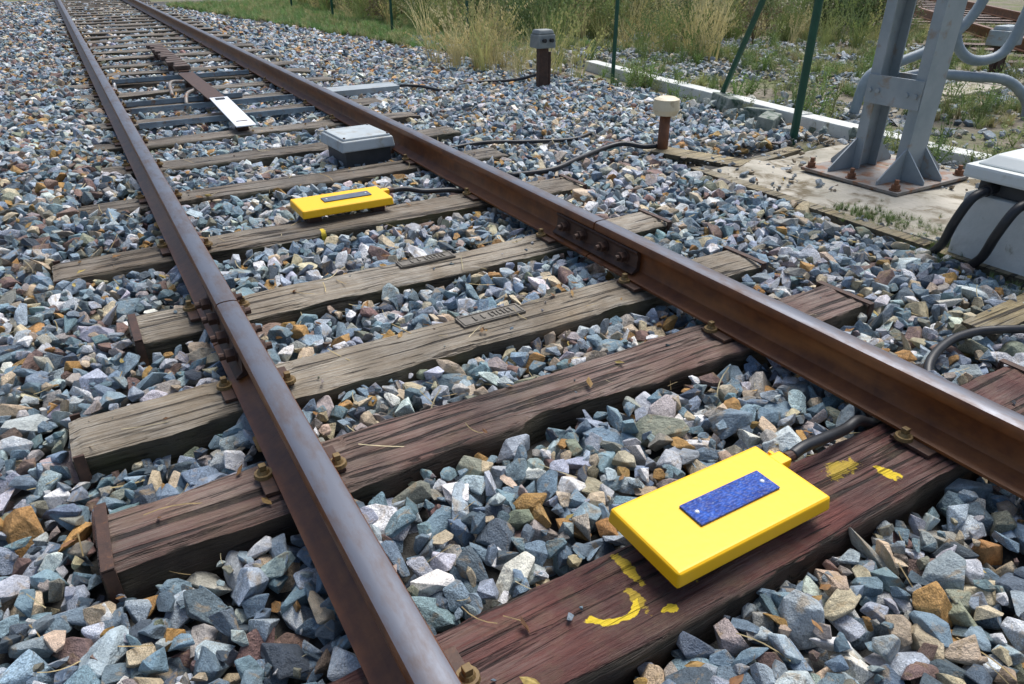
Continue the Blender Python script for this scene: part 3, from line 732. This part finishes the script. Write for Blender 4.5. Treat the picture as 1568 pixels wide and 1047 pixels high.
def straw(r):
    V=[];F=[];l=r.uniform(.5,1.);b=r.uniform(-.25,.25);w=.014
    for s in range(5):
        q=s/4-.5; V+=[(q*l,b*q*q*2-w,.1*q*q),(q*l,b*q*q*2+w,.1*q*q)]
    for s in range(4): F.append((2*s,2*s+1,2*s+3,2*s+2))
    return V,F
def leaf(r):
    V=[(-.5,0,0),(-.15,.22,.08),(.2,.2,.02),(.5,0,.12),(.2,-.2,.06),(-.15,-.22,.02)]; V=[(x,y*r.uniform(.7,1.2),z+r.uniform(0,.1)) for x,y,z in V]
    return V,[(0,1,2,3),(0,3,4,5)]
def protos(name,fn,n):
    c=bpy.data.collections.new(name)
    for k in range(n):
        V,F=fn(random.Random(100+k)); me=bpy.data.meshes.new(name); me.from_pydata([tuple(v) for v in V],[],F); me.materials.append(M_VEG); c.objects.link(bpy.data.objects.new('%s_shape.%02d'%(name,k),me))
    return c
C_SHORT=protos('short_grass',lambda r:tuft(r,26,.10,.09,.0022),5)
C_TALL=protos('tall_grass',lambda r:tuft(r,34,.62,.36,.0030,True),6)
C_BUSH=protos('leafy_shrub',lambda r:leafy(r,.8,70,.017,11),6)
C_WEED=protos('weed',lambda r:leafy(r,.22,16,.012),4)
C_STRAW=protos('straw_piece',straw,5); C_LEAF=protos('dead_leaf',leaf,4)
def vscatter(name,coll,n,k,fpos,pal,smin,smax,z=-.04,jit=.25):
    pts=[]
    while len(pts)<n:
        q=fpos()
        if q is not None: pts.append(q)
    pts=np.array(pts); s=rng.uniform(smin,smax,n); pal=np.array(pal)
    col=pal[rng.integers(0,len(pal),n)]*rng.uniform(1-jit,1+jit,(n,1))
    scatter(name,coll,np.c_[pts,np.full(n,z)],np.stack([rng.normal(0,.08,n),rng.normal(0,.08,n),rng.uniform(0,6.28,n)],1),np.stack([s,s,s*rng.uniform(.8,1.2,n)],1),rng.integers(0,k,n),col)
U=lambda a,b: rng.uniform(a,b)
GRN=[(.14,.22,.06),(.18,.25,.08),(.12,.18,.06),(.22,.25,.10)]
DRY=[(.50,.43,.20),(.56,.49,.26),(.36,.36,.14),(.27,.31,.11)]
def p_lawn():
    x,y=U(2.0,6.5),U(8.6,21)
    e=4.25-.16*(y-9.5)
    return (x,y) if x>e+.3*nz(x,y,1.5) else None
vscatter('lawn_grass',C_SHORT,5200,5,p_lawn,[(.13,.26,.07),(.16,.28,.09),(.22,.28,.10),(.34,.33,.15)],.7,1.3)
def p_verge():
    x,y=U(4.7,14),U(-.5,12)
    return (x,y) if nz(x,y,.9)+.25*nz(x,y,4)>.04+(.0 if x>7 else .12) else None
vscatter('verge_grass',C_SHORT,5000,5,p_verge,GRN+DRY[2:]+[(.30,.26,.13),(.38,.33,.16)],.5,1.3)
def p_tall():
    x,y=U(4.9,10),U(6.6,19)
    return (x,y) if nz(x,y,.7)>-.1-(.1*(y>9)) and x>4.95 and (x-4)*.9+ (y-6.5)>2.2 else None
vscatter('dry_grass',C_TALL,430,6,p_tall,DRY+[(.20,.26,.09),(.18,.25,.08)],.5,1.3)
def p_clump(): return (rng.normal(4.2,.22),rng.normal(7.5,.45))
vscatter('dry_grass_clump',C_TALL,28,6,p_clump,DRY[:3],.5,1.15)
def p_bush():
    x,y=U(5.3,13),U(7.8,22)
    return (x,y) if (x-5)*.55+(y-8)>1.6 and nz(x,y,.8)>-.2 else None
vscatter('shrub_thicket',C_BUSH,370,6,p_bush,[(.07,.12,.04),(.11,.17,.055),(.17,.23,.08),(.23,.25,.10),(.16,.12,.07)],.6,1.6)
def p_weed():
    x,y=U(4.5,8.5),U(1,8.5); return (x,y) if nz(x,y,1.3)>.0 else None
vscatter('weeds',C_WEED,280,4,p_weed,GRN,.4,1.1)
def p_edge():
    x,y=rng.normal(3.25,.07),U(1.45,2.2); return (x,y)
vscatter('moss_tufts',C_SHORT,260,5,p_edge,GRN,.16,.34,-.002)
def p_cab(): return (rng.normal(3.02,.05),U(1.1,1.75))
vscatter('cabinet_foot_grass',C_SHORT,100,5,p_cab,GRN,.2,.45,-.03)
def litter(name,coll,k,n,pal,s0,s1):
    x=rng.uniform(-.9,3.6,n);y=rng.uniform(-.2,6,n); z=np.array([(-.001 if any(a<b_<b and c<a_<d for a,b,c,d in SL) else target(a_,b_)+.012) for a_,b_ in zip(x,y)])
    ok=(abs(x-XL)>.1)&(abs(x-XR)>.1)&~((x>.7)&(x<1.36)&(y>.6)&(y<1.0)); x=x[ok];y=y[ok];z=z[ok];n=len(x);s=rng.uniform(s0,s1,n);pal=np.array(pal)
    scatter(name,coll,np.stack([x,y,z+.006],1),np.stack([rng.normal(0,.3,n),rng.normal(0,.3,n),rng.uniform(0,6.28,n)],1),np.stack([s]*3,1),rng.integers(0,k,n),pal[rng.integers(0,len(pal),n)]*rng.uniform(.7,1.2,(n,1)))
litter('straw_litter',C_STRAW,5,650,[(.50,.40,.20),(.38,.28,.13),(.58,.50,.30)],.05,.14)
litter('dead_leaves',C_LEAF,4,300,[(.30,.16,.06),(.42,.26,.09),(.22,.11,.05),(.5,.38,.12)],.02,.045)

# ---------------------------------------------------------------- light, sky, camera
AZ=math.radians(60); EL=math.radians(62)
w=bpy.data.worlds.new('World'); scene.world=w; w.use_nodes=True; nt=w.node_tree; bg=nt.nodes['Background']
sk=nt.nodes.new('ShaderNodeTexSky'); sk.sky_type='NISHITA'; sk.sun_disc=False; sk.sun_elevation=EL; sk.sun_rotation=AZ; sk.dust_density=3.; sk.air_density=1.
nt.links.new(sk.outputs[0],bg.inputs[0]); bg.inputs[1].default_value=.15
s=bpy.data.lights.new('sun','SUN'); s.energy=3.7; s.angle=math.radians(34); s.color=(1,.985,.955)
so=link(bpy.data.objects.new('sun',s)); d=Vector((math.sin(AZ)*math.cos(EL),math.cos(AZ)*math.cos(EL),math.sin(EL))); so.rotation_euler=d.to_track_quat('Z','Y').to_euler()
c=bpy.data.cameras.new('camera'); o=link(bpy.data.objects.new('camera',c)); o.location=(0,0,1.15); o.rotation_euler=(math.pi/2-TH,0,-HA); c.lens=25.07; c.clip_start=.02; c.clip_end=1000
scene.camera=o
scene.view_settings.view_transform='Standard'; scene.view_settings.look='None'; scene.view_settings.exposure=0
print('stones',NB)
